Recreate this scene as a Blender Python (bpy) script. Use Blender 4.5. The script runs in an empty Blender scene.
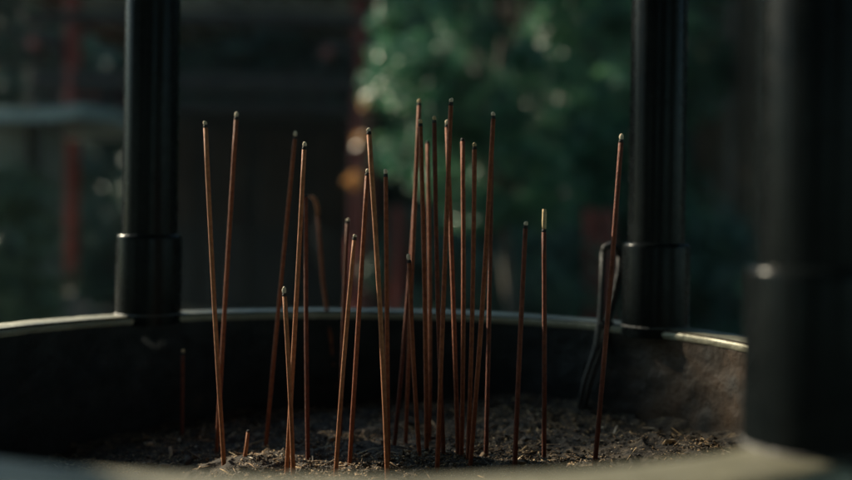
import bpy, math, random
import numpy as np
from mathutils import Vector
random.seed(7)
RNG = np.random.default_rng(11)
D = bpy.data
col = bpy.context.scene.collection
scene = bpy.context.scene

# ------------------------------------------------------------------ frame of reference
U = 0.065            # metres per burner unit (camera height above the rim)
ZC = 0.965           # camera height
ZR = ZC - U          # rim height
FPX, YH, ROLL = 969.4, 221.2, 0.0155
BX, BY, BR = -0.498, 7.088, 3.36     # burner centre and inner rim radius, in units

def unroll(x, y):
    dx, dy = x - 426, y - 240
    c, s = math.cos(ROLL), math.sin(ROLL)
    return 426 + c*dx + s*dy, 240 - s*dx + c*dy

def ray(x, y, Y):
    """point at depth Y on the sight line through photo position x, y (same units as Y)"""
    x, y = unroll(x, y)
    return ((x-426)/FPX*Y, Y, (YH-y)/FPX*Y)     # z relative to camera height

# ------------------------------------------------------------------ object helpers
def tag(o, label=None, cat=None, group=None, kind=None):
    if label: o['label'] = label
    if cat: o['category'] = cat
    if group: o['group'] = group
    if kind: o['kind'] = kind
    return o

def link(name, me, mat=None, parent=None, smooth=False):
    o = D.objects.new(name, me); col.objects.link(o)
    if mat is not None: me.materials.append(mat)
    if smooth:
        me.polygons.foreach_set('use_smooth', [True]*len(me.polygons))
    if parent is not None: o.parent = parent
    return o

def empty(name, loc=(0, 0, 0)):
    o = D.objects.new(name, None); col.objects.link(o); o.location = loc
    o.empty_display_size = 0.05
    return o

def np_mesh(name, V, F):
    """V (n,3) array, F (m,k) array of same-size faces"""
    me = D.meshes.new(name)
    F = np.asarray(F, dtype=np.int32); V = np.asarray(V, dtype=np.float32)
    m, k = F.shape
    me.vertices.add(len(V)); me.vertices.foreach_set('co', V.ravel())
    me.loops.add(m*k); me.loops.foreach_set('vertex_index', F.ravel())
    me.polygons.add(m)
    me.polygons.foreach_set('loop_start', np.arange(0, m*k, k, dtype=np.int32))
    me.update(calc_edges=True); me.validate()
    return me

class MB:
    def __init__(s): s.v = []; s.f = []
    def box(s, x0, x1, y0, y1, z0, z1, bev=0.0):
        # bevelled on the vertical/horizontal edges by a small chamfer
        b = min(bev, (x1-x0)/3, (y1-y0)/3, (z1-z0)/3)
        if b <= 0:
            n = len(s.v)
            s.v += [(x, y, z) for z in (z0, z1) for x, y in ((x0, y0), (x1, y0), (x1, y1), (x0, y1))]
            s.f += [tuple(n+i for i in q) for q in ((3,2,1,0),(4,5,6,7),(0,1,5,4),(1,2,6,5),(2,3,7,6),(3,0,4,7))]
            return s
        rings = []
        def ring(z, k):
            p = [(x0+k, y0+b), (x0+b, y0+k), (x1-b, y0+k), (x1-k, y0+b), (x1-k, y1-b), (x1-b, y1-k), (x0+b, y1-k), (x0+k, y1-b)]
            n = len(s.v); s.v += [(a, c, z) for a, c in p]; return list(range(n, n+8))
        for z, k in ((z0, b), (z0+b, 0), (z1-b, 0), (z1, b)):
            rings.append(ring(z, k if k == 0 else b*0.8))
        for a, c in zip(rings[:-1], rings[1:]):
            for i in range(8): j = (i+1) % 8; s.f.append((a[i], a[j], c[j], c[i]))
        s.f.append(tuple(reversed(rings[0]))); s.f.append(tuple(rings[-1]))
        return s
    def tube(s, pts, rads, n=10, caps=True):
        pts = [Vector(p) for p in pts]
        if not hasattr(rads, '__len__'): rads = [rads]*len(pts)
        rings = []
        up = Vector((0.3, 0.9, 0.1)).normalized(); t0 = (pts[1]-pts[0]).normalized()
        if abs(t0.dot(up)) > .9: up = Vector((1, 0, 0))
        for i, p in enumerate(pts):
            a = pts[max(i-1, 0)]; b = pts[min(i+1, len(pts)-1)]
            t = (b-a).normalized()
            u = (up - t*up.dot(t)).normalized(); w = t.cross(u); up = u
            k = len(s.v)
            for j in range(n):
                th = 2*math.pi*j/n
                s.v.append(tuple(p + (u*math.cos(th)+w*math.sin(th))*rads[i]))
            rings.append(list(range(k, k+n)))
        for a, c in zip(rings[:-1], rings[1:]):
            for i in range(n): j = (i+1) % n; s.f.append((a[i], a[j], c[j], c[i]))
        if caps: s.f.append(tuple(reversed(rings[0]))); s.f.append(tuple(rings[-1]))
        return s
    def lathe(s, prof, cx, cy, n=64, jit=None):
        """prof: list of (r, z)"""
        rings = []
        for i, (r, z) in enumerate(prof):
            k = len(s.v)
            for j in range(n):
                th = 2*math.pi*j/n
                s.v.append((cx+r*math.cos(th), cy+r*math.sin(th), z))
            rings.append(list(range(k, k+n)))
        for a, c in zip(rings[:-1], rings[1:]):
            for i in range(n): j = (i+1) % n; s.f.append((a[i], a[j], c[j], c[i]))
        return s
    def build(s, name, mat, parent=None, smooth=False):
        me = D.meshes.new(name); me.from_pydata(s.v, [], s.f); me.update()
        return link(name, me, mat, parent, smooth)

# ------------------------------------------------------------------ materials
def new_mat(name):
    m = D.materials.new(name); m.use_nodes = True
    nt = m.node_tree; b = nt.nodes['Principled BSDF']
    return m, nt, b

def mat_noise(name, c1, c2, scale=5., rough=(.5, .7), metal=0., bump=0., bscale=None, detail=6., c3=None, lo=.35, hi=.65, spec=None, stretch=None):
    m, nt, b = new_mat(name)
    N, L = nt.nodes, nt.links
    tc = N.new('ShaderNodeTexCoord'); mp = N.new('ShaderNodeMapping')
    L.new(tc.outputs['Object'], mp.inputs['Vector'])
    if stretch: mp.inputs['Scale'].default_value = stretch
    no = N.new('ShaderNodeTexNoise'); no.inputs['Scale'].default_value = scale; no.inputs['Detail'].default_value = detail
    no.inputs['Roughness'].default_value = .6
    L.new(mp.outputs[0], no.inputs['Vector'])
    cr = N.new('ShaderNodeValToRGB'); e = cr.color_ramp.elements
    e[0].position = lo; e[0].color = (*c1, 1); e[1].position = hi; e[1].color = (*c2, 1)
    if c3:
        x = cr.color_ramp.elements.new(min(hi+.1, .98)); x.color = (*c3, 1)
    L.new(no.outputs['Fac'], cr.inputs['Fac']); L.new(cr.outputs[0], b.inputs['Base Color'])
    mr = N.new('ShaderNodeMapRange'); mr.inputs['From Min'].default_value = .3; mr.inputs['From Max'].default_value = .7
    mr.inputs['To Min'].default_value = rough[0]; mr.inputs['To Max'].default_value = rough[1]
    n2 = N.new('ShaderNodeTexNoise'); n2.inputs['Scale'].default_value = scale*2.3; n2.inputs['Detail'].default_value = 4
    L.new(mp.outputs[0], n2.inputs['Vector'])
    L.new(n2.outputs['Fac'], mr.inputs['Value']); L.new(mr.outputs[0], b.inputs['Roughness'])
    b.inputs['Metallic'].default_value = metal
    if spec is not None: b.inputs['Specular IOR Level'].default_value = spec
    if bump:
        n3 = N.new('ShaderNodeTexNoise'); n3.inputs['Scale'].default_value = bscale or scale*3; n3.inputs['Detail'].default_value = 6
        L.new(mp.outputs[0], n3.inputs['Vector'])
        bp = N.new('ShaderNodeBump'); bp.inputs['Strength'].default_value = bump; bp.inputs['Distance'].default_value = .002
        L.new(n3.outputs['Fac'], bp.inputs['Height']); L.new(bp.outputs[0], b.inputs['Normal'])
    return m

def mat_leaf(name, stops, rough=.42, trans=.0):
    m, nt, b = new_mat(name)
    N, L = nt.nodes, nt.links
    g = N.new('ShaderNodeNewGeometry'); cr = N.new('ShaderNodeValToRGB')
    L.new(g.outputs['Random Per Island'], cr.inputs['Fac'])
    e = cr.color_ramp.elements
    e[0].position = stops[0][0]; e[0].color = (*stops[0][1], 1)
    e[1].position = stops[-1][0]; e[1].color = (*stops[-1][1], 1)
    for p, c in stops[1:-1]:
        x = e.new(p); x.color = (*c, 1)
    L.new(cr.outputs[0], b.inputs['Base Color'])
    b.inputs['Roughness'].default_value = rough
    if trans:
        t = N.new('ShaderNodeBsdfTranslucent'); L.new(cr.outputs[0], t.inputs['Color'])
        mx = N.new('ShaderNodeMixShader'); mx.inputs[0].default_value = trans
        L.new(b.outputs[0], mx.inputs[1]); L.new(t.outputs[0], mx.inputs[2])
        L.new(mx.outputs[0], N['Material Output'].inputs['Surface'])
    return m

M = {}
M['bronze'] = mat_noise('black_bronze', (.0025, .0035, .004), (.0045, .006, .0065), 60, (.22, .32), 0., .03, 240, spec=.07)
M['rim'] = mat_noise('worn_rim_metal', (.11, .105, .075), (.19, .18, .13), 26, (.42, .60), .35, .4, 220, c3=(.26, .25, .19), lo=.3, hi=.6)
M['inner'] = mat_noise('rusty_sunlit_inner_metal', (.006, .008, .009), (.013, .015, .015), 42, (.55, .85), 0., .6, 180, c3=(.04, .028, .018), lo=.42, hi=.66, spec=.25)
M['stone'] = mat_noise('dark_stone', (.10, .10, .095), (.2, .195, .18), 14, (.75, .95), 0, .5)
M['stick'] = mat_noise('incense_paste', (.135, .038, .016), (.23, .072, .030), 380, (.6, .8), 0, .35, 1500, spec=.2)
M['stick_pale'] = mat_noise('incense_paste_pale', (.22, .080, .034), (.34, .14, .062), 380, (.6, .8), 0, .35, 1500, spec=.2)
M['stick_deep'] = mat_noise('incense_paste_deep_red', (.075, .022, .012), (.14, .040, .020), 300, (.6, .8), 0, .4, 1500, spec=.2)
M['char'] = mat_noise('charred_incense', (.006, .005, .005), (.02, .016, .014), 900, (.8, .95), 0, .5, 2000)
M['ashcap'] = mat_noise('incense_ash_bead', (.42, .35, .24), (.66, .56, .42), 900, (.85, .95), 0, .6, 2200)
M['ashtan'] = mat_noise('tan_incense_ash', (.36, .27, .14), (.52, .40, .22), 900, (.85, .95), 0, .6, 2200)
M['iron'] = mat_noise('worn_iron', (.010, .010, .010), (.032, .028, .024), 120, (.5, .7), .1, .5, 500)
M['red'] = mat_noise('vermilion_paint', (.12, .013, .010), (.21, .026, .016), 7, (.45, .65), 0, .2)
M['darkwood'] = mat_noise('dark_wood', (.005, .005, .005), (.020, .014, .011), 2.2, (.6, .85), 0, .3, stretch=(6, 6, 1))
M['blackwood'] = mat_noise('near_black_wood', (.005, .005, .005), (.012, .011, .010), 3, (.7, .9))  # near-black wood tone of the pavilion back wall
M['browndoor'] = mat_noise('brown_door_wood', (.03, .015, .010), (.06, .03, .018), 4, (.6, .85), 0, .3)
M['paintred'] = mat_noise('red_white_end_paint', (.22, .05, .04), (.30, .10, .08), 12, (.5, .7))
M['boards'] = mat_noise('weathered_boards', (.045, .038, .028), (.15, .125, .09), 3, (.7, .9), 0, .3)
M['copper'] = mat_noise('pale_copper_roof', (.20, .25, .24), (.34, .40, .38), 6, (.35, .55), 0, .2)
M['plaster'] = mat_noise('grey_plaster', (.12, .13, .12), (.22, .23, .21), 5, (.8, .95), 0, .2)
M['bark'] = mat_noise('cedar_bark', (.045, .030, .020), (.14, .095, .062), 9, (.8, .95), 0, .9, 40, stretch=(5, 5, .8))
M['bark2'] = mat_noise('grey_bark', (.025, .022, .018), (.065, .055, .042), 12, (.8, .95), 0, .7, 40)
M['leaf_mid'] = mat_leaf('broad_leaves', [(0, (.024, .085, .060)), (.5, (.040, .135, .085)), (.85, (.075, .20, .10)), (1, (.14, .29, .12))], .33, .4)
M['leaf_dark'] = mat_leaf('dark_leaves', [(0, (.014, .042, .033)), (.6, (.030, .080, .055)), (1, (.058, .12, .066))], .62, .15)
M['leaf_bush'] = mat_leaf('bush_leaves', [(0, (.05, .08, .05)), (.6, (.09, .14, .08)), (1, (.16, .21, .10))], .4, .25)

nt = M['inner'].node_tree; N, L = nt.nodes, nt.links; b = N['Principled BSDF']
tc = N.new('ShaderNodeTexCoord'); sx = N.new('ShaderNodeSeparateXYZ'); L.new(tc.outputs['Object'], sx.inputs[0])
nz_ = N.new('ShaderNodeTexNoise'); nz_.inputs['Scale'].default_value = 38; nz_.inputs['Detail'].default_value = 5; L.new(tc.outputs['Object'], nz_.inputs['Vector'])
r1 = N.new('ShaderNodeMapRange'); r1.inputs['From Min'].default_value = .130; r1.inputs['From Max'].default_value = .175; L.new(sx.outputs['X'], r1.inputs['Value'])  # sun warmth of the right wall painted into the colour, mottled like rust
r2 = N.new('ShaderNodeMapRange'); r2.inputs['From Min'].default_value = .30; r2.inputs['From Max'].default_value = .80; L.new(nz_.outputs['Fac'], r2.inputs['Value'])
mu = N.new('ShaderNodeMath'); mu.operation = 'MULTIPLY'; L.new(r1.outputs[0], mu.inputs[0]); L.new(r2.outputs[0], mu.inputs[1])
mc = N.new('ShaderNodeMix'); mc.data_type = 'RGBA'; mc.inputs[7].default_value = (.055, .029, .013, 1)
src = b.inputs['Base Color'].links[0].from_socket
L.new(mu.outputs[0], mc.inputs[0]); L.new(src, mc.inputs[6]); L.new(mc.outputs[2], b.inputs['Base Color'])

# ash bed material
m, nt, b = new_mat('ash_bed_material'); M['ash'] = m
N, L = nt.nodes, nt.links
tc = N.new('ShaderNodeTexCoord')
n1 = N.new('ShaderNodeTexNoise'); n1.inputs['Scale'].default_value = 130; n1.inputs['Detail'].default_value = 8; n1.inputs['Roughness'].default_value = .7
L.new(tc.outputs['Object'], n1.inputs['Vector'])
cr = N.new('ShaderNodeValToRGB'); e = cr.color_ramp.elements
e[0].position = .34; e[0].color = (.018, .018, .018, 1); e[1].position = .72; e[1].color = (.17, .128, .085, 1)
x = e.new(.52); x.color = (.048, .040, .033, 1)
L.new(n1.outputs['Fac'], cr.inputs['Fac']); L.new(cr.outputs[0], b.inputs['Base Color'])
b.inputs['Roughness'].default_value = .95; b.inputs['Specular IOR Level'].default_value = .15
bp = N.new('ShaderNodeBump'); bp.inputs['Strength'].default_value = .8; bp.inputs['Distance'].default_value = .0008
n2 = N.new('ShaderNodeTexNoise'); n2.inputs['Scale'].default_value = 900; n2.inputs['Detail'].default_value = 5
L.new(tc.outputs['Object'], n2.inputs['Vector']); L.new(n2.outputs['Fac'], bp.inputs['Height']); L.new(bp.outputs[0], b.inputs['Normal'])
M['debris'] = mat_leaf('ash_crumb_material', [(0, (.022, .019, .016)), (.45, (.070, .052, .036)), (.80, (.24, .155, .085)), (.96, (.46, .32, .17)), (1, (.50, .45, .37))], .9)

# ground
M['ground'] = mat_noise('mossy_gravel', (.035, .040, .030), (.085, .085, .070), 3, (.85, .98), 0, .6, 60)
M['hill'] = mat_noise('hill_soil', (.018, .024, .014), (.04, .045, .025), 2, (.9, 1), 0, .4)

# ------------------------------------------------------------------ noise
def value_noise(x, y, seed):
    xi = np.floor(x).astype(np.int64); yi = np.floor(y).astype(np.int64)
    fx, fy = x-xi, y-yi
    fx = fx*fx*(3-2*fx); fy = fy*fy*(3-2*fy)
    def h(a, b):
        n = (a*374761393 + b*668265263 + seed*982451653) & 0x7fffffff
        n = ((n ^ (n >> 13))*1274126177) & 0x7fffffff
        n = n ^ (n >> 16)
        return (n % 100003)/100003.
    return (h(xi, yi)*(1-fx)+h(xi+1, yi)*fx)*(1-fy)+(h(xi, yi+1)*(1-fx)+h(xi+1, yi+1)*fx)*fy

def ash_depth(X, Y):
    """depth of the ash surface below camera height minus rim (units), smooth part"""
    X = np.asarray(X, float); Y = np.asarray(Y, float)
    a = .975 - .072*(X+.3) + .035*np.clip(X-1., 0, 2)
    a = a - .05*np.exp(-(((X+1.35)/.45)**2+((Y-8.0)/.35)**2))       # little mound at the front left
    a = a - .04*np.exp(-(((X+.2)/.5)**2+((Y-7.9)/.3)**2))
    return a

def ash_detail(X, Y):
    d = 0
    for k, (w, amp) in enumerate(((.9, .06), (.42, .055), (.2, .046), (.1, .024), (.05, .012), (.026, .007))):
        n = value_noise(X/w+31.7*k, Y/w+11.3*k, 5+k)
        if k in (2, 3, 4): n = 1-np.abs(2*n-1)
        d = d + amp*(n-.5)*1.1
    return d

# ------------------------------------------------------------------ the burner
bur = empty('incense_burner', (BX*U, BY*U, 0))
tag(bur, 'big round dark metal incense burner with worn rim, tall black posts and ash inside', 'incense burner')
cx = cy = 0.0
def uz(a): return ZR - a*U       # z at depth a (units) below the rim; negative a is above
# inner wall with slight dents
nseg = 360
zs = np.linspace(-.02, 1.6, 40)
th = np.linspace(0, 2*np.pi, nseg, endpoint=False)
TH, ZS = np.meshgrid(th, zs)
nz = value_noise(TH*12, ZS*5, 3)*.03 + value_noise(TH*40, ZS*14, 4)*.016 + value_noise(TH*110, ZS*36, 6)*.008
Rr = BR + .02 + nz*np.clip(ZS*4, 0, 1) - .12*(ZS/1.6)**2
V = np.stack([Rr*np.cos(TH)*U, Rr*np.sin(TH)*U, ZR-ZS*U], -1).reshape(-1, 3)
idx = np.arange(40*nseg).reshape(40, nseg); nx = np.roll(idx, -1, 1)
F = np.stack([idx[:-1], nx[:-1], nx[1:], idx[1:]], -1).reshape(-1, 4)
link('inner_wall', np_mesh('inner_wall', V, F), M['inner'], bur, True)
# rim: worn rolled lip
lip = [(3.375, -.06), (3.362, -.02), (3.372, .0), (3.40, .016), (3.45, .022), (3.60, .020), (3.74, .018), (3.80, .004), (3.82, -.03), (3.82, -.16), (3.80, -.19), (3.70, -.20)]
nseg = 480; th = np.linspace(0, 2*np.pi, nseg, endpoint=False)
P = np.array(lip); TH, R_ = np.meshgrid(th, P[:, 0]); _, Z_ = np.meshgrid(th, P[:, 1])
w = (value_noise(TH*9, R_*2, 21)-.5)*.014 + (value_noise(TH*45, R_*9, 22)-.5)*.009
V = np.stack([(R_+w)*np.cos(TH)*U, (R_+w)*np.sin(TH)*U, ZR+(Z_+w*.6)*U], -1).reshape(-1, 3)
idx = np.arange(len(lip)*nseg).reshape(len(lip), nseg); nx = np.roll(idx, -1, 1)
F = np.stack([idx[:-1], nx[:-1], nx[1:], idx[1:]], -1).reshape(-1, 4)
link('rim', np_mesh('rim', V, F), M['rim'], bur, True)
# outer body, foot and legs
o = MB().lathe([(3.69*U, uz(.19)), (3.66*U, uz(.5)), (3.9*U, uz(1.2)), (3.95*U, uz(1.9)), (3.7*U, uz(2.7)), (3.0*U, uz(3.4)), (2.0*U, uz(3.7)), (.02*U, uz(3.75))], 0, 0, 96).build('bowl', M['bronze'], bur, True)
for k in range(3):
    a = math.radians(30+120*k)
    p = lambda r, d: (r*U*math.cos(a), r*U*math.sin(a), uz(d))
    MB().tube([p(2.4, 2.9), p(3.3, 3.9), p(3.1, 5.2), p(3.2, 6.0), p(3.4, 6.15)], [.62*U, .55*U, .36*U, .42*U, .5*U], 16).build('leg', M['bronze'], bur, True)
# posts
TH0 = math.radians(40.113)
for k in range(4):
    a = TH0 + k*math.pi/2
    px_, py_ = (BR+.208)*U*math.cos(a), (BR+.208)*U*math.sin(a)
    if k == 3: px_ -= .03*U
    r = .270*U; rs = .322*U; s = .821
    MB().lathe([(r, uz(-s+.02)), (r, uz(-7.2))], px_, py_, 48).build('post', M['bronze'], bur, True)
    MB().lathe([(rs*1.0, uz(.07)), (rs, uz(-s+.045)), (rs*.99, uz(-s+.022)), (rs*.968, uz(-s+.006)), (rs*.93, uz(-s)), (r*.98, uz(-s-.004))], px_, py_, 48).build('post_sleeve', M['bronze'], bur, True)
    MB().lathe([(rs*1.03, uz(-.02)), (rs*1.025, uz(-.03)), (rs*.99, uz(-.04))], px_, py_, 48).build('post_foot', M['iron'], bur, True)
# hipped roof that the posts carry
mb = MB()
def rsq(h, z, n=10, lift=.25):
    pts = []
    for side in range(4):
        for i in range(n):
            t = -1+2*i/n
            x, y = [(h*t, -h), (h, h*t), (-h*t, h), (-h, -h*t)][side]
            pts.append((x, y, z + lift*abs(t)**3*h/5))
    return pts
rot = TH0-math.pi/4
def addring(mb, pts):
    k = len(mb.v)
    for x, y, z in pts:
        mb.v.append(((x*math.cos(rot)-y*math.sin(rot))*U, (x*math.sin(rot)+y*math.cos(rot))*U, ZR+z*U))
    return list(range(k, k+len(pts)))
rings = [addring(mb, rsq(h, z)) for h, z in ((2.0, 7.12), (4.6, 7.0), (4.7, 7.15), (3.2, 7.9), (1.8, 8.9), (.5, 10.2))]
for a_, c_ in zip(rings[:-1], rings[1:]):
    n = len(a_)
    for i in range(n): j = (i+1) % n; mb.f.append((a_[i], a_[j], c_[j], c_[i]))
mb.f.append(tuple(reversed(rings[0]))); mb.f.append(tuple(rings[-1]))
mb.build('roof', M['bronze'], bur)
MB().lathe([(.5*U, ZR+10.2*U), (.35*U, ZR+10.5*U), (.55*U, ZR+10.9*U), (.45*U, ZR+11.4*U), (.05*U, ZR+12.0*U), (.0001, ZR+12.05*U)], 0, 0, 24).build('finial', M['bronze'], bur, True)

pl = empty('stone_plinth', (BX*U, BY*U, 0))
tag(pl, 'square stone plinth carrying the legs of the dark incense burner', 'plinth')
hz = uz(6.2)
MB().box(-.34, .34, -.34, .34, 0, .14, .01).build('lower_step', M['stone'], pl)
MB().box(-.28, .28, -.28, .28, .14, hz, .01).build('upper_block', M['stone'], pl)

# ------------------------------------------------------------------ ash bed
n = 560
g = np.linspace(-3.42, 3.42, n)
GX, GY = np.meshgrid(g, g)
inside = GX**2+GY**2 < 3.43**2
AX, AY = GX+BX, GY+BY
edge = np.clip((np.sqrt(GX**2+GY**2)-3.0)/.4, 0, 1)**2
dep = ash_depth(AX, AY) - ash_detail(AX, AY) - .10*edge*value_noise(AX*3, AY*3, 9)
V = np.stack([AX*U, AY*U, ZR-dep*U], -1).reshape(-1, 3)
idx = np.arange(n*n).reshape(n, n)
F = np.stack([idx[:-1, :-1], idx[:-1, 1:], idx[1:, 1:], idx[1:, :-1]], -1).reshape(-1, 4)
ins = inside.ravel(); F = F[ins[F].all(1)]
used = np.unique(F); remap = -np.ones(n*n, int); remap[used] = np.arange(len(used))
ash = link('ash_bed', np_mesh('ash_bed', V[used], remap[F]), M['ash'], None, False)
tag(ash, 'lumpy grey brown ash filling the round incense burner', 'ash', kind='stuff')
def ash_z(X, Y):
    return float(ash_depth(X, Y)-ash_detail(np.float64(X), np.float64(Y)))

# crumbs, flakes and broken stick bits on the ash
def crumbs(count, smin, smax, elong, yr=(6.9, 10.4)):
    X = RNG.uniform(-3.8, 2.8, count*3); Y = RNG.uniform(yr[0], yr[1], count*3)
    ok = (X-BX)**2+(Y-BY)**2 < 3.28**2
    # clustered where clumps form
    cl = value_noise(X*2.4, Y*2.4, 77); ok &= RNG.random(len(X)) < np.clip((cl-.2)*1.6, .08, 1)
    X, Y = X[ok][:count], Y[ok][:count]; c = len(X)
    s = smin*(smax/smin)**(RNG.random(c)**2.2)
    Z = -(ash_depth(X, Y)-ash_detail(X, Y)) + s*.25
    base = np.array([(-1,-1,-1),(1,-1,-1),(1,1,-1),(-1,1,-1),(-1,-1,1),(1,-1,1),(1,1,1),(-1,1,1)], float)*.5
    P = base[None]*(1+RNG.uniform(-.45, .45, (c, 8, 3)))
    P *= np.stack([s*elong*RNG.uniform(.6, 1.4, c), s*RNG.uniform(.5, 1.1, c), s*RNG.uniform(.25, .8, c)], -1)[:, None, :]
    az = RNG.uniform(0, 2*np.pi, c); ti = RNG.normal(0, .35, c)
    ca, sa, ct, st = np.cos(az), np.sin(az), np.cos(ti), np.sin(ti)
    x = P[..., 0]*ct[:, None]-P[..., 2]*st[:, None]; z = P[..., 0]*st[:, None]+P[..., 2]*ct[:, None]; y = P[..., 1]
    x, y = x*ca[:, None]-y*sa[:, None], x*sa[:, None]+y*ca[:, None]
    V = np.stack([(x+X[:, None])*U, (y+Y[:, None])*U, ZR+(z+Z[:, None])*U], -1).reshape(-1, 3)
    fb = np.array(((3,2,1,0),(4,5,6,7),(0,1,5,4),(1,2,6,5),(2,3,7,6),(3,0,4,7)))
    F = (np.arange(c)[:, None, None]*8+fb[None]).reshape(-1, 4)
    return V, F
parts = [crumbs(32000, .005, .018, 1.4), crumbs(4200, .005, .010, 12), crumbs(420, .008, .014, 20), crumbs(160, .03, .06, 1.4)]
off = 0; VV = []; FF = []
for v, f in parts: VV.append(v); FF.append(f+off); off += len(v)
deb = link('ash_crumbs', np_mesh('ash_crumbs', np.concatenate(VV), np.concatenate(FF)), M['debris'])
tag(deb, 'tan and grey crumbs and burnt fragments scattered over the ash', 'ash crumbs', kind='stuff')

# ------------------------------------------------------------------ incense sticks
def base_point(x, y):
    Y = 8.0
    for _ in range(30):
        p = ray(x, y, 1.0)               # direction
        a = float(ash_depth(p[0]*Y, Y))
        Y = .5*Y + .5*(-(1+a)/p[2])
    return Vector((p[0]*Y*U, Y*U, ZC+p[2]*Y*U)), Y

def jog(p, q, n=9, amp=.008):
    """slightly bowed line of points from p to q"""
    b = Vector((random.uniform(-1, 1), random.uniform(-1, 1), 0))*amp*U*2
    return [p.lerp(q, i/(n-1)) + b*math.sin(math.pi*i/(n-1)) for i in range(n)]

STICK_GROUP = 'incense sticks standing in the ash'
RST = .0188*U
def stick(tip, base, label, dY=0., tipmat='ashcap', taillen=.038, mat='stick', r=1.0, bead=True):
    bp, Y = base_point(*base)
    t = ray(tip[0], tip[1], (Y+dY)*U)
    tp = Vector((t[0], t[1], ZC+t[2]))
    ax = (tp-bp).normalized(); R = RST*r
    if mat == 'stick' and random.random() < .4: mat = 'stick_deep'
    if taillen < .1 and bead: taillen *= random.uniform(.55, 1.35)
    root = empty('incense_stick', bp); tag(root, label, 'incense stick', STICK_GROUP)
    L_ = (tp-bp).length
    tl = taillen*U
    b0 = -ax*.35*U; end = ax*(L_-tl-.026*U)
    pts = jog(b0, end, 12)
    rr = [R*(1+random.uniform(-.035, .035)) for _ in pts]
    MB().tube(pts, rr, 14).build('rod', M[mat], root, True)
    e1 = pts[-1]; e2 = e1+ax*.026*U
    MB().tube([e1, e1.lerp(e2, .5), e2], [R*1.0, R*.96, R*.82], 12).build('charred_end', M['char'], root, True)
    if bead:
        bend = Vector((random.uniform(-1, 1), random.uniform(-1, 1), 0))*R*.45
        q = [e2.lerp(e2+ax*tl, k/5)+bend*(k/5)**2+Vector((random.uniform(-1, 1), random.uniform(-1, 1), 0))*R*.13 for k in range(6)]
        prof = [.66, .84, .90, .88, .74, .42] if tl < .1*U else [.85, .95, 1.0, .97, .98, .82]
        MB().tube(q, [R*a_*1.02 for a_ in prof], 12).build('ash_tip', M[tipmat], root, True)
    return root, tp, Y

S = 'incense stick '
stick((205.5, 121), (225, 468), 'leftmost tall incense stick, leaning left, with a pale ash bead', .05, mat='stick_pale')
stick((237, 112), (217, 455), 'tall incense stick leaning right, crossing the leftmost stick low down', -.1)
stick((296, 131), (266, 450), 'tall strongly right-leaning incense stick just left of the stick with a bright bead', .1)
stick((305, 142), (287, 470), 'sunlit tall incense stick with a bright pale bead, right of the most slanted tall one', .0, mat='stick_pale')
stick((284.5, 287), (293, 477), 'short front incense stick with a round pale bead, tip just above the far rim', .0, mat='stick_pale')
stick((306, 193), (308.5, 458), 'half-burnt upright incense stick hidden behind the stick with the bright bead', .2, bead=False, taillen=.01)
stick((348, 219), (341, 440), 'half-burnt dark-tipped incense stick just behind the short sunlit right-leaning one', .1, taillen=.02)
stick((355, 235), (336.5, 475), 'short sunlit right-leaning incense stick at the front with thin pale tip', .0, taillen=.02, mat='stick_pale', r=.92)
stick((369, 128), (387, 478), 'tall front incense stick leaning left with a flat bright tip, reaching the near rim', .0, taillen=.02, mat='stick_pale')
stick((368, 169), (350, 465), 'right-leaning incense stick ending right beside the tall left-leaning front stick', .0, taillen=.03)
stick((386, 169), (388.5, 462), 'upright mid-height incense stick with a pale bead between the left-leaning stick and the dense cluster', .1, taillen=.04)
stick((409, 254), (420.5, 458), 'shortest incense stick of the dense middle cluster, with a small pale bead', .1, taillen=.04)
stick((416, 189), (394, 445), 'slanting reddish incense stick at the left edge of the dense cluster', .1, bead=False, taillen=.01)
stick((419.8, 99), (406, 446), 'tall tan-tipped incense stick on the left side of the cluster, tip above its overlapping neighbour', .2, 'ashtan')
stick((420.6, 119), (426.5, 455), 'incense stick overlapping the tall left stick of the cluster, tip slightly lower', .05, 'ashtan')
stick((428, 140), (429, 441), 'dim blurred dark-tipped incense stick at the back of the cluster', .3, bead=False, taillen=.01)
stick((434.4, 116), (444.5, 457), 'tall left-leaning incense stick in the centre of the cluster with a tan tip', .1, 'ashtan')
stick((447, 120), (458, 456), 'incense stick half hidden behind the tallest stick of the cluster, tip lower', .3, taillen=.03)
stick((451.4, 98), (437.5, 470), 'tallest incense stick of the cluster, with a dark collar and pale bead', .0)
stick((463, 137), (461, 457), 'upright incense stick with a plain brown top, first right of the tallest one', .2, bead=False, taillen=.01)
stick((475, 143), (467.5, 461), 'thin incense stick with a tan bead, between the plain-topped one and the long right-leaning one', .15, 'ashtan')
stick((494, 112), (470, 466), 'long right-leaning incense stick at the right side of the cluster with a pale bead', .0)
stick((492, 152), (486, 455), 'blurred incense stick hidden behind the long right-leaning one', .3, bead=False, taillen=.01)
stick((526, 222), (515, 474), 'short incense stick with a pale bead, standing alone right of the cluster', .0)
stick((544.3, 209), (544, 457), 'short upright incense stick topped by a long tan ash column', .0, 'ashtan', .16)
stick((622, 134), (594, 471), 'rightmost tall incense stick, leaning right in front of the iron tongs', .0)
sm_root, sm_tip, sm_Y = stick((183, 349), (182.5, 441), 'short smouldering incense stick standing alone near the left wall, blurred', .05, 'ashtan', .04)
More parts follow.
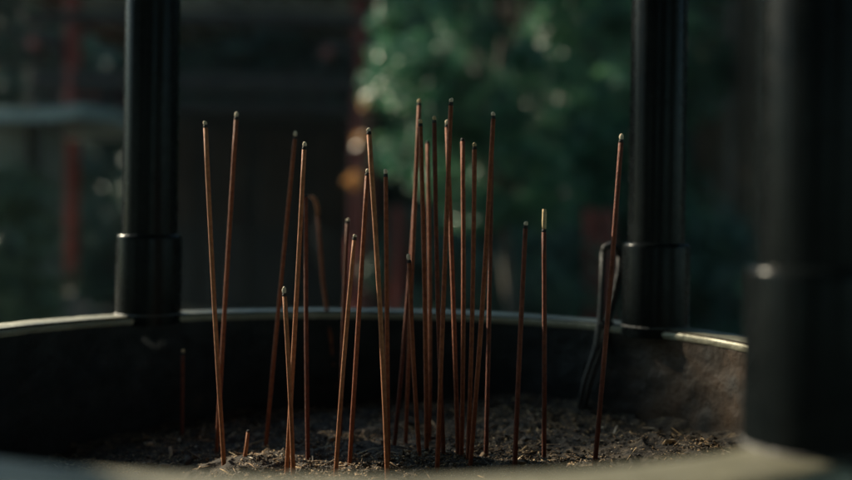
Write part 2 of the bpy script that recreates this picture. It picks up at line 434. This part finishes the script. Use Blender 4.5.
# burnt stick with a curling ash end
bp, Y = base_point(338, 407)
pts = []
for (x, y, dy) in ((338, 407, 0), (330, 330, .0), (323, 280, 0), (319.5, 235, 0), (318, 216, 0)):
    q = ray(x, y, (Y+dy)*U); pts.append(Vector((q[0], q[1], ZC+q[2])))
root = empty('incense_stick', bp)
tag(root, 'far blurred leaning incense stick whose burnt end curls to the left', 'incense stick', STICK_GROUP)
d0 = (pts[0]-pts[1]).normalized()*.3*U
rel = [p-bp for p in [pts[0]+d0]+pts]
MB().tube(rel, RST*1.15, 12).build('rod', M['stick'], root, True)
cv = [rel[-1]]
for (x, y) in ((318, 210), (316.5, 203), (314.5, 198.5), (312, 196.5), (309.5, 197)):
    q = ray(x, y, Y*U); cv.append(Vector((q[0], q[1], ZC+q[2]))-bp)
MB().tube(cv, [RST*k for k in (1.15, 1.3, 1.35, 1.3, 1.1, .5)], 12).build('curled_ash', M['stick_pale'], root, True)
curl_tip = pts[-1]
# burnt-down stubs
def stub(tip, base, label, mat, r=1.0):
    bp, Y = base_point(*base); t = ray(tip[0], tip[1], (Y+.02)*U); tp = Vector((t[0], t[1], ZC+t[2]))
    ax = (tp-bp)
    root = empty('incense_stub', bp); tag(root, label, 'incense stub')
    MB().tube([-ax*.6, ax*0, ax*.5+Vector((.0002, 0, 0)), ax*.96], [RST*r, RST*r*1.05, RST*r*.98, RST*r*.9], 10).build('rod', M[mat], root, True)
    MB().tube([ax*.96, ax*1.03], [RST*r*.9, RST*r*.6], 10).build('charred_end', M['char'], root, True)
stub((248.5, 431), (244.5, 461), 'burnt-down brown incense stub on the small mound near the front', 'stick_pale', .85)
stub((170, 446), (171.5, 457), 'tiny pale incense stub sticking out of the dark ash at left', 'ashcap', .8)

# ------------------------------------------------------------------ iron tongs leaning on the rim
bp, Y = base_point(582, 406)
Y = min(Y, 9.55)
q = ray(582, 406, Y*U); bp = Vector((q[0], q[1], ZC+q[2]))
tg = empty('fire_tongs', bp); tag(tg, 'old iron fire tongs standing in the ash against the back rim beside a post', 'tongs')
def P2(x, y, dy=0):
    q = ray(x, y, (Y+dy)*U); return Vector((q[0], q[1], ZC+q[2]))-bp
MB().tube([P2(577, 420), P2(585, 380), P2(597, 345), P2(601, 318), P2(602.5, 285), P2(603.5, 252)], [k*U for k in (.02,.026,.032,.034,.03,.03)], 10).build('arm', M['iron'], tg, True)
MB().tube([P2(582, 420, .03), P2(590, 385, .03), P2(603, 345, .03), P2(609, 318, .03), P2(616, 290, .03), P2(620.5, 268, .03), P2(620, 256, .02)], [k*U for k in (.02,.026,.03,.036,.038,.036,.03)], 10).build('arm', M['iron'], tg, True)
MB().tube([P2(603.5, 252), P2(605, 247.5), P2(611, 245, .01), P2(617, 248, .02), P2(620, 256, .02)], [k*U for k in (.03,.034,.036,.034,.03)], 10).build('bow', M['iron'], tg, True)
MB().tube([P2(598.5, 322), P2(606, 326, .01), P2(612, 324, .04)], [.045*U, .05*U, .045*U], 10).build('rivet_band', M['iron'], tg, True)

# ------------------------------------------------------------------ smoke
def smoke(name, pts, rads, dens, label):
    m = D.materials.new(name+'_volume'); m.use_nodes = True; nt = m.node_tree
    nt.nodes.remove(nt.nodes['Principled BSDF'])
    v = nt.nodes.new('ShaderNodeVolumePrincipled'); v.inputs['Density'].default_value = dens
    v.inputs['Color'].default_value = (.80, .86, .88, 1); v.inputs['Anisotropy'].default_value = .4
    nt.links.new(v.outputs[0], nt.nodes['Material Output'].inputs['Volume'])
    o = MB().tube(pts, rads, 12).build(name, m, None, True)
    tag(o, label, 'smoke', kind='stuff'); return o
def sp(x, y, Y): q = ray(x, y, Y*U); return Vector((q[0], q[1], ZC+q[2]))
smoke('smoke', [sp(*p, sm_Y) for p in ((183, 347), (180, 343), (174, 340.5), (166, 341), (157, 347), (151, 345), (146, 341), (143, 336))],
      [.012*U, .02*U, .028*U, .035*U, .04*U, .045*U, .04*U, .03*U, .02*U], 1.3, 'faint wisp of smoke curling left from the short stick near the left wall')
smoke('smoke', [sp(*p, Y) for p in ((317, 216), (315, 226), (314, 240), (319, 256), (315, 268))],
      [.03*U, .07*U, .08*U, .06*U, .03*U], 1.0, 'faint bluish smoke drifting beside the stick with the curled end')

# ------------------------------------------------------------------ ground and hill
nG = 60
V = []; F = []
gx = np.linspace(-200, 200, nG); gy = np.linspace(-60, 340, nG)
GX, GY = np.meshgrid(gx, gy)
V = np.stack([GX, GY, np.zeros_like(GX)], -1).reshape(-1, 3)
idx = np.arange(nG*nG).reshape(nG, nG)
F = np.stack([idx[:-1, :-1], idx[:-1, 1:], idx[1:, 1:], idx[1:, :-1]], -1).reshape(-1, 4)
tag(link('ground', np_mesh('ground', V, F), M['ground']), kind='structure')
n = 90
gx = np.linspace(-45, 45, n); gy = np.linspace(13, 60, n)
GX, GY = np.meshgrid(gx, gy)
H = np.clip((GY-13.5)/14, 0, 1); H = H*H*(3-2*H)*11 + (value_noise(GX/4, GY/4, 31)-.3)*1.2*np.clip((GY-13.5)/3, 0, 1) - .05
V = np.stack([GX, GY, H], -1).reshape(-1, 3); idx = np.arange(n*n).reshape(n, n)
F = np.stack([idx[:-1, :-1], idx[:-1, 1:], idx[1:, 1:], idx[1:, :-1]], -1).reshape(-1, 4)
tag(link('hill', np_mesh('hill', V, F), M['hill'], None, True), kind='structure')

# ------------------------------------------------------------------ foliage
def leaf_mesh(name, centers, rad, n, size, rng, flat=.0):
    """n leaf faces spread through clumps"""
    C = np.asarray(centers, float); k = rng.integers(0, len(C), n)
    rad = np.asarray(rad, float)
    d = rng.normal(size=(n, 3)); d /= np.linalg.norm(d, axis=1)[:, None]
    rr = rng.random(n)**(1/2.2)
    P = C[k] + d*rr[:, None]*rad[k][:, None]*np.array([1, 1, .8])
    nrm = d*.6 + rng.normal(size=(n, 3))*.55 + np.array([0, 0, .55]); nrm /= np.linalg.norm(nrm, axis=1)[:, None]
    t = np.cross(nrm, rng.normal(size=(n, 3))); t /= np.linalg.norm(t, axis=1)[:, None]
    w = np.cross(nrm, t)
    s = size*rng.uniform(.6, 1.35, n)[:, None]
    a = P - t*s; b_ = P + w*s*.42 + nrm*s*.12; c = P + t*s; e_ = P - w*s*.42 + nrm*s*.12
    V = np.stack([a, b_, c, e_], 1).reshape(-1, 3)
    i = np.arange(n)[:, None]*4
    F = np.concatenate([i+np.array([[0, 1, 2]]), i+np.array([[0, 2, 3]])], 0)
    return np_mesh(name, V, F)

def crown_clumps(rng, h0, h1, r, count, cr, shape='round'):
    out = []; rads = []
    for _ in range(count):
        t = rng.random()
        z = h0+(h1-h0)*t
        if shape == 'cone': rm = r*(1-t*.85)
        else: rm = r*math.sqrt(max(.05, 1-(2*t-1)**2*.9))
        a = rng.uniform(0, 2*math.pi); q = rm*math.sqrt(rng.uniform(.15, 1))
        out.append((q*math.cos(a), q*math.sin(a), z)); rads.append(cr*rng.uniform(.6, 1.3))
    return out, rads

def make_tree(loc, label, h, h0, r, count, cr, n, size, leaf, bark, tr, seed, shape='round', group='trees behind the burner', name='evergreen_tree'):
    rng = np.random.default_rng(seed)
    root = empty(name, loc); tag(root, label, 'tree', group)
    C, R_ = crown_clumps(rng, h0, h, r, count, cr, shape)
    link('crown', leaf_mesh('crown', C, R_, n, size, rng), M[leaf], root)
    mb = MB()
    top = h*.9
    mb.tube([(0, 0, -.05), (.02*h, 0, h*.2), (-.02*h, .01*h, h*.5), (0, 0, top)], [tr*1.25, tr, tr*.7, tr*.15], 14)
    for i, c in enumerate(C):
        if i % 3 == 0:
            z = max(.25*h, c[2]*.75); k = z/h
            x0 = -.02*h if .35 < k < .65 else 0
            mb.tube([(x0, 0, z), (c[0]*.5, c[1]*.5, (z+c[2])/2+.05), c], [tr*.35*(1.2-k), tr*.2, tr*.07], 7)
    mb.build('trunk', M[bark], root, True)
    return root

def copy_tree(o, loc, rz, sc, label):
    c = o.copy(); col.objects.link(c); c.location = loc; c.rotation_euler = (0, 0, rz); c.scale = (sc, sc, sc); c['label'] = label
    for ch in list(o.children):
        d = ch.copy(); col.objects.link(d); d.parent = c
    return c

def at(x, y, Y):
    """metres: point at depth Y (m)"""
    q = ray(x, y, Y); return q[0], q[1], ZC+q[2]

XX = lambda x, Y: (x-426)/FPX*Y
# broadleaf trees in the middle
make_tree((XX(504, 4.8), 4.8, 0), 'bright green broadleaf tree in the middle behind the stick cluster', 2.6, 1.0, .66, 120, .14, 40000, .020, 'leaf_mid', 'bark2', .036, 3, name='broadleaf_tree')
make_tree((XX(560, 7.8), 7.8, 0), 'darker broadleaf tree to the right of the bright green one', 3.7, .7, 1.35, 80, .30, 36000, .042, 'leaf_mid', 'bark2', .05, 4, name='broadleaf_tree')
# dense far evergreens that close the view
far0 = make_tree((XX(250, 11.5), 11.5, 0), 'dense dark evergreen far behind the red pavilion', 6.2, .3, 2.0, 120, .55, 26000, .085, 'leaf_dark', 'bark2', .16, 5, 'round')
for x, Y_, rz, sc, lab in ((60, 12.5, 1., 1.05, 'dense dark evergreen at the far left behind the small pale-roofed shrine'),
                           (400, 13, 2., 1.1, 'dense dark evergreen behind the bright green broadleaf tree'),
                           (520, 11, 3.1, .95, 'dense dark evergreen seen between the two broadleaf trees'),
                           (650, 12, 4.2, 1.05, 'dense dark evergreen hidden mostly behind the right back post'),
                           (790, 11.5, 5.2, 1., 'dense dark evergreen at the far right behind the brown trunks'),
                           (-190, 11, .4, .62, 'dense dark evergreen at the outermost left edge'),
                           (960, 12, 2.4, 1.1, 'dense dark evergreen at the outermost right edge')):
    copy_tree(far0, (XX(x, Y_), Y_, 0), rz, sc, lab)
# cedar trunks on the right
def cedar(x, Y_, r, label, seed):
    rng = np.random.default_rng(seed)
    root = empty('cedar_tree', (XX(x, Y_), Y_, 0)); tag(root, label, 'tree', 'cedar trunks at the right')
    nn = 40; zz = np.linspace(-.1, 7, 90); th = np.linspace(0, 2*np.pi, nn, endpoint=False)
    TH, Z = np.meshgrid(th, zz)
    fl = (value_noise(TH*5.1+seed, Z*.9, seed)-.5)*.22+(value_noise(TH*11.2, Z*2.2, seed+1)-.5)*.16
    R_ = r*(1+fl+.5*np.exp(-Z*3))*(1-.05*Z)
    V = np.stack([R_*np.cos(TH), R_*np.sin(TH), Z], -1).reshape(-1, 3)
    idx = np.arange(90*nn).reshape(90, nn); nx = np.roll(idx, -1, 1)
    F = np.stack([idx[:-1], nx[:-1], nx[1:], idx[1:]], -1).reshape(-1, 4)
    link('trunk', np_mesh('trunk', V, F), M['bark'], root, True)
    C, R2 = crown_clumps(rng, 4.0, 8.5, 1.7, 60, .45, 'cone')
    link('crown', leaf_mesh('crown', C, R2, 9000, .07, rng), M['leaf_dark'], root)
cedar(712, 8.2, .17, 'left one of the two brown cedar trunks seen between the right posts', 51)
cedar(748, 7.2, .13, 'right one of the two brown cedar trunks, beside the thick front post', 52)

M['leaf_sun_speck'] = mat_leaf('sun_speck_leaves', [(0, (.25, .12, .04)), (.5, (.45, .22, .08)), (1, (.55, .45, .28))], .4, .5)  # leaves added in place of sun specks on the red post
def sapling(x, Y_, pts, label, seed):
    rng = np.random.default_rng(seed)
    root = empty('sapling', (XX(x, Y_), Y_, 0)); tag(root, label, 'sapling')
    C = []; mb = MB(); top = max(p[1] for p in pts)
    for px_, z, rr, n_ in pts: C.append((px_, 0, z))
    mb.tube([(0, 0, 0), (.02, 0, .8), (-.01, 0, top)], [.014, .010, .004], 8)
    for c in C: mb.tube([(0, 0, c[2]-.2), (c[0]*.6, 0, c[2]-.04), c], [.006, .004, .002], 6)
    mb.build('stem', M['bark2'], root, True)
    CC = []; RR = []
    for c, p in zip(C, pts): CC += [c]*p[3]; RR += [p[2]]*p[3]
    link('leaves', leaf_mesh('leaves', CC, RR, 200, .034, rng), M['leaf_sun_speck'], root)
z_ = lambda y, Y_: at(426, y, Y_)[2]
SYY = 5.0
sapling(366, SYY, [(XX(381, SYY)-XX(366, SYY), z_(84, SYY), .030, 2), (XX(366, SYY)-XX(366, SYY), z_(103, SYY), .028, 2), (XX(360, SYY)-XX(366, SYY), z_(142, SYY), .030, 2), (-.06, z_(180, SYY), .05, 1)],
        'added slender sapling whose amber leaves stand in for sun specks on the right red post', 91)

# low shrubs
def shrub(x, Y_, w, h, n, label, leaf, seed, size=.035):
    rng = np.random.default_rng(seed)
    root = empty('shrub', (XX(x, Y_), Y_, 0)); tag(root, label, 'shrub', 'shrubs behind the burner')
    C, R_ = crown_clumps(rng, .15, h, w, 40, .2)
    link('foliage', leaf_mesh('foliage', C, R_, n, size, rng), M[leaf], root)
    mb = MB()
    for c in C[::4]: mb.tube([(0, 0, 0), (c[0]*.4, c[1]*.4, c[2]*.55), c], [.018, .012, .005], 6)
    mb.build('stem', M['bark2'], root, True)
shrub(2, 5.6, .26, 1.15, 6500, 'grey green shrub below the small pale-roofed shrine at the left edge', 'leaf_bush', 61)
shrub(470, 7.0, .75, 1.05, 9000, 'low dark shrub in the middle below the broadleaf trees', 'leaf_dark', 62)
shrub(540, 6.3, .5, .95, 6000, 'low dark shrub just left of the red patch near the tongs', 'leaf_dark', 63)
shrub(655, 7.6, .6, 1.0, 7000, 'low dark shrub behind the right back post', 'leaf_dark', 64)
shrub(735, 6.2, .4, .95, 5000, 'low dark shrub at the foot of the brown cedar trunks', 'leaf_dark', 65)
shrub(120, 9.3, .7, 1.2, 8000, 'dark shrub behind the left back post', 'leaf_dark', 66)

# ------------------------------------------------------------------ red pavilion
PY = 7.0
pv = empty('shrine_pavilion', (XX(214, PY), PY, 0))
tag(pv, 'dark shrine pavilion with red posts and carved beam ends, blurred at left', 'pavilion')
hw = (XX(358, PY)-XX(70, PY))/2
for sx in (-1, 1):
    for dy in (0, 1.7):
        MB().lathe([(.062, .12), (.062, 2.56)], sx*hw, dy, 24).build('post', M['red'], pv, True)
        MB().lathe([(.13, 0), (.13, .08), (.085, .12), (.0, .121)], sx*hw, dy, 24).build('post_base', M['stone'], pv, True)
MB().box(-hw-.30, hw+.12, -.055, .055, 1.86, 2.02, .01).build('front_beam', M['darkwood'], pv)
MB().box(-hw-.30, hw+.12, -.05, .05, 1.72, 1.80, .01).build('tie_beam', M['darkwood'], pv)
MB().box(-hw-.30, hw+.12, 1.645, 1.755, 1.86, 2.02, .01).build('back_beam', M['darkwood'], pv)
for sx in (-1, 1):
    MB().box(sx*hw-.05, sx*hw+.05, .06, 1.64, 1.87, 2.01, .01).build('side_beam', M['red'], pv)
# carved nosings: spiral-ended blocks at the beam ends
def nosing(x, z, flip):
    mb = MB()
    prof = [(0, .10), (.10, .13), (.20, .12), (.27, .05), (.26, -.04), (.19, -.09), (.13, -.05), (.16, .0), (.12, .03), (.06, -.01), (.04, -.10), (0, -.12)]
    a = [(x+flip*px, -.085, z+pz) for px, pz in prof]; c = [(x+flip*px, .045, z+pz) for px, pz in prof]
    k = len(mb.v); n_ = len(prof); mb.v += a+c
    mb.f.append(tuple(range(k, k+n_))); mb.f.append(tuple(range(k+2*n_-1, k+n_-1, -1)))
    for i in range(n_): j = (i+1) % n_; mb.f.append((k+i, k+n_+i, k+n_+j, k+j))
    o = mb.build('carved_beam_end', M['darkwood'], pv)
    MB().lathe([(.001, 0), (.03, .0), (.045, .012), (.045, .02)], 0, 0, 16)
    d = MB().tube([(x+flip*.19, -.090, z+.03), (x+flip*.19, -.11, z+.03)], [.042, .03], 16).build('painted_boss', M['paintred'], o, True)
nosing(-hw-.06, 2.16, -1)
nosing(hw-.04, 2.13, -1); nosing(hw+.10, 1.93, 1)
MB().box(-hw-.35, hw+.35, -.07, .07, 2.35, 2.43, .01).build('upper_beam', M['darkwood'], pv)
MB().box(-hw+.07, hw-.07, -.02, .02, 2.435, 2.56, .0).build('frieze_board', M['boards'], pv)
MB().box(-hw+.06, hw-.06, 1.68, 1.72, .15, 1.855, 0).build('back_wall', M['blackwood'], pv)
for i in range(4):
    xa = -hw+.12+i*(2*hw-.24)/4; xb = xa+(2*hw-.24)/4-.05
    f = MB().box(xa, xb, 1.64, 1.678, .2, 1.80, .004).build('door_panel', M['darkwood'], pv)
    lat = MB()
    for q in range(1, 5): lat.box(xa+(xb-xa)*q/5-.012, xa+(xb-xa)*q/5+.012, 1.615, 1.638, .9, 1.75, 0)
    lat.build('lattice', M['browndoor'], f)
for sx in (-1, 1):
    MB().tube([(sx*(hw-.05), -.0, 1.62), (sx*(hw-.32), 0, 1.88)], .03, 8).build('brace', M['darkwood'], pv, True)
# roof with curved gable
mb = MB(); nn = 16
def rc(t): return 2.58 + .32*(1-abs(t))**1.5
x_half = hw+.40
prev = None
for yy in (-.15, 2.45):
    pass
for i in range(nn+1):
    t = -1+2*i/nn
    for yy in (-.15, 2.45):
        for dz in (0, .09): mb.v.append((t*x_half, yy, rc(t)+dz))
for i in range(nn):
    a = 4*i; b_ = 4*(i+1)
    mb.f += [(a+1, b_+1, b_+3, a+3), (a, a+2, b_+2, b_), (a, b_, b_+1, a+1), (a+2, a+3, b_+3, b_+2)]
mb.f += [(0, 1, 3, 2), (4*nn, 4*nn+2, 4*nn+3, 4*nn+1)]
mb.build('roof', M['copper'], pv)
for i in range(15):
    t = -1+2*(i+.5)/15
    MB().box(t*x_half-.025, t*x_half+.025, -.12, 2.4, rc(t)-.065, rc(t)-.01, 0).build('rafter', M['boards'], pv)

# small pale-roofed shrine at the left edge
SY = 5.9
sh = empty('small_shrine', (XX(15, SY), SY, 0)); tag(sh, 'small wayside shrine with a pale roof edge at the far left', 'shrine')
x0, x1 = XX(-70, SY)-XX(15, SY), XX(97, SY)-XX(15, SY)
zt = at(48, 121, SY)[2]
mb = MB()
xs_ = np.linspace(x0, x1, 13)
for x in xs_:
    t = (x-(x0+x1)/2)/((x1-x0)/2); lift = .035*abs(t)**3
    for (yy, zz) in ((-.32, zt-.035+lift), (-.32, zt+.035+lift), (.35, zt+.11), (1.0, zt+.035+lift), (1.0, zt-.035+lift), (.35, zt+.03)): mb.v.append((x, yy, zz))
for i in range(12):
    for k in range(6):
        j = (k+1) % 6; mb.f.append((6*i+k, 6*i+j, 6*i+6+j, 6*i+6+k))
mb.f += [tuple(range(5, -1, -1)), tuple(range(72, 78))]
mb.build('roof', M['copper'], sh)
MB().box(x0+.1, x1-.42, .1, .6, .45, zt+.0, .0).build('wall', M['plaster'], sh)
MB().box(x0+.05, x1-.36, .0, .7, 0, .45, .01).build('stone_base', M['stone'], sh)
for xx in (x0+.12, x1-.42):
    MB().box(xx-.03, xx+.03, .03, .095, .45, zt-.0, 0).build('corner_post', M['darkwood'], sh)

# red fence behind the shrubs
FY = 6.0
fn = empty('red_fence', (XX(500, FY), FY, 0)); tag(fn, 'low fence of a few wide-spaced red posts, blurred behind the burner', 'fence')
for x, w_ in ((398, .035), (590, .03), (606, .04)):
    X = XX(x, FY)-XX(500, FY)
    MB().box(X-w_, X+w_, -.05, .05, 0, 1.05, .008).build('fence_post', M['red'], fn)
XA, XB = XX(385, FY)-XX(500, FY), XX(640, FY)-XX(500, FY)
for z in (.12, .30): MB().box(XA, XB, .052, .09, z-.04, z+.04, .006).build('rail', M['red'], fn)

# tall trees added to shade the yard, with a gap for the low sun
YARD = 'tall trees added to shade the yard'
sh0 = make_tree((-7.5, 17.2, 0), 'tall leafy shade tree added at the left, behind the small pale-roofed shrine', 9.5, 1.6, 2.6, 110, .75, 24000, .13, 'leaf_dark', 'bark', .28, 81, 'round', YARD, 'tall_shade_tree')
for (x, y, rz, sc, lab) in ((-8.6, 22, 1.3, 1.05, 'tall leafy shade tree added at the far left, deepest of the yard trees'),
                            (3.6, -2.6, 2.9, 1.1, 'tall leafy shade tree added behind the viewer to the right'),
                            (-2.6, -4.2, 4.1, 1.0, 'tall leafy shade tree added behind the viewer to the left'),
                            (6.0, 3.0, 5.1, 1.05, 'tall leafy shade tree added at the right of the burner'),
                            (0.6, -8.0, .4, 1.2, 'tall leafy shade tree added far behind the viewer'),
                            (-7.2, -3.5, 2.2, 1.1, 'tall leafy shade tree added far out at the left behind the viewer')):
    copy_tree(sh0, (x, y, 0), rz, sc, lab)
make_tree((-7.0, 7.9, 0), 'thin airy tree added out of view at the left, whose gaps let sun patches through', 7.5, 3.2, 1.6, 18, .36, 3400, .08, 'leaf_dark', 'bark2', .12, 83, 'round', YARD, 'thin_dapple_tree')  # added sparse crown that dapples the sun on the background

make_tree((-5.2, 5.165, 0), 'small dense round tree added out of view at the left to shade the right inner wall', 6.2, 3.0, .72, 130, .17, 20000, .05, 'leaf_dark', 'bark2', .07, 87, 'round', YARD, 'round_shade_tree')  # added crown whose edge dims the sun on the right wall

# ------------------------------------------------------------------ hazy air
hm = D.materials.new('haze_air'); hm.use_nodes = True; nt = hm.node_tree; nt.nodes.remove(nt.nodes['Principled BSDF'])
v = nt.nodes.new('ShaderNodeVolumePrincipled'); v.inputs['Color'].default_value = (.62, .84, .88, 1)
v.inputs['Density'].default_value = .0008; v.inputs['Anisotropy'].default_value = .3
nt.links.new(v.outputs[0], nt.nodes['Material Output'].inputs['Volume'])
hz_ = MB().box(-210, 210, -70, 350, -1, 14).build('haze', hm); tag(hz_, 'thin bluish smoky air filling the shaded yard', 'haze', kind='stuff')

# ------------------------------------------------------------------ camera
cam = D.cameras.new('camera'); co = D.objects.new('camera', cam); col.objects.link(co)
cam.sensor_width = 36; cam.lens = FPX/852*36
cam.shift_y = -(240-YH)/852
co.location = (0, 0, ZC)
from mathutils import Matrix
co.rotation_mode = 'QUATERNION'
co.rotation_quaternion = (Matrix.Rotation(math.pi/2, 3, 'X') @ Matrix.Rotation(ROLL, 3, 'Z')).to_quaternion()
cam.clip_start = .01; cam.clip_end = 800
cam.dof.use_dof = True; cam.dof.focus_distance = 7.6*U; cam.dof.aperture_fstop = 4.0
scene.camera = co

# ------------------------------------------------------------------ light
SUN_AZ = math.radians(-55)      # from +Y, negative to the left
SUN_EL = math.radians(30.5)
sd = Vector((math.sin(SUN_AZ)*math.cos(SUN_EL), math.cos(SUN_AZ)*math.cos(SUN_EL), math.sin(SUN_EL)))
sl = D.lights.new('sun', 'SUN'); sl.energy = 5.0; sl.angle = math.radians(.5); sl.color = (1., .88, .66)
so = D.objects.new('sun', sl); col.objects.link(so); so.location = (-5, 5, 6)
so.rotation_euler = sd.to_track_quat('Z', 'Y').to_euler()
w = D.worlds.new('World'); scene.world = w; w.use_nodes = True
nt = w.node_tree; bg = nt.nodes['Background']
sky = nt.nodes.new('ShaderNodeTexSky'); sky.sky_type = 'NISHITA'; sky.sun_disc = False
sky.sun_elevation = SUN_EL; sky.sun_rotation = SUN_AZ
tint = nt.nodes.new('ShaderNodeMix'); tint.data_type = 'RGBA'; tint.blend_type = 'MULTIPLY'; tint.inputs[0].default_value = 1
tint.inputs[7].default_value = (.76, .99, .97, 1)
nt.links.new(sky.outputs[0], tint.inputs[6]); nt.links.new(tint.outputs[2], bg.inputs['Color']); bg.inputs['Strength'].default_value = .10

scene.view_settings.view_transform = 'Standard'; scene.view_settings.look = 'None'
scene.view_settings.exposure = 1.25; scene.view_settings.gamma = 1
scene.view_settings.use_curve_mapping = False
scene.render.engine = 'CYCLES'
scene.render.resolution_x = 1024; scene.render.resolution_y = 577
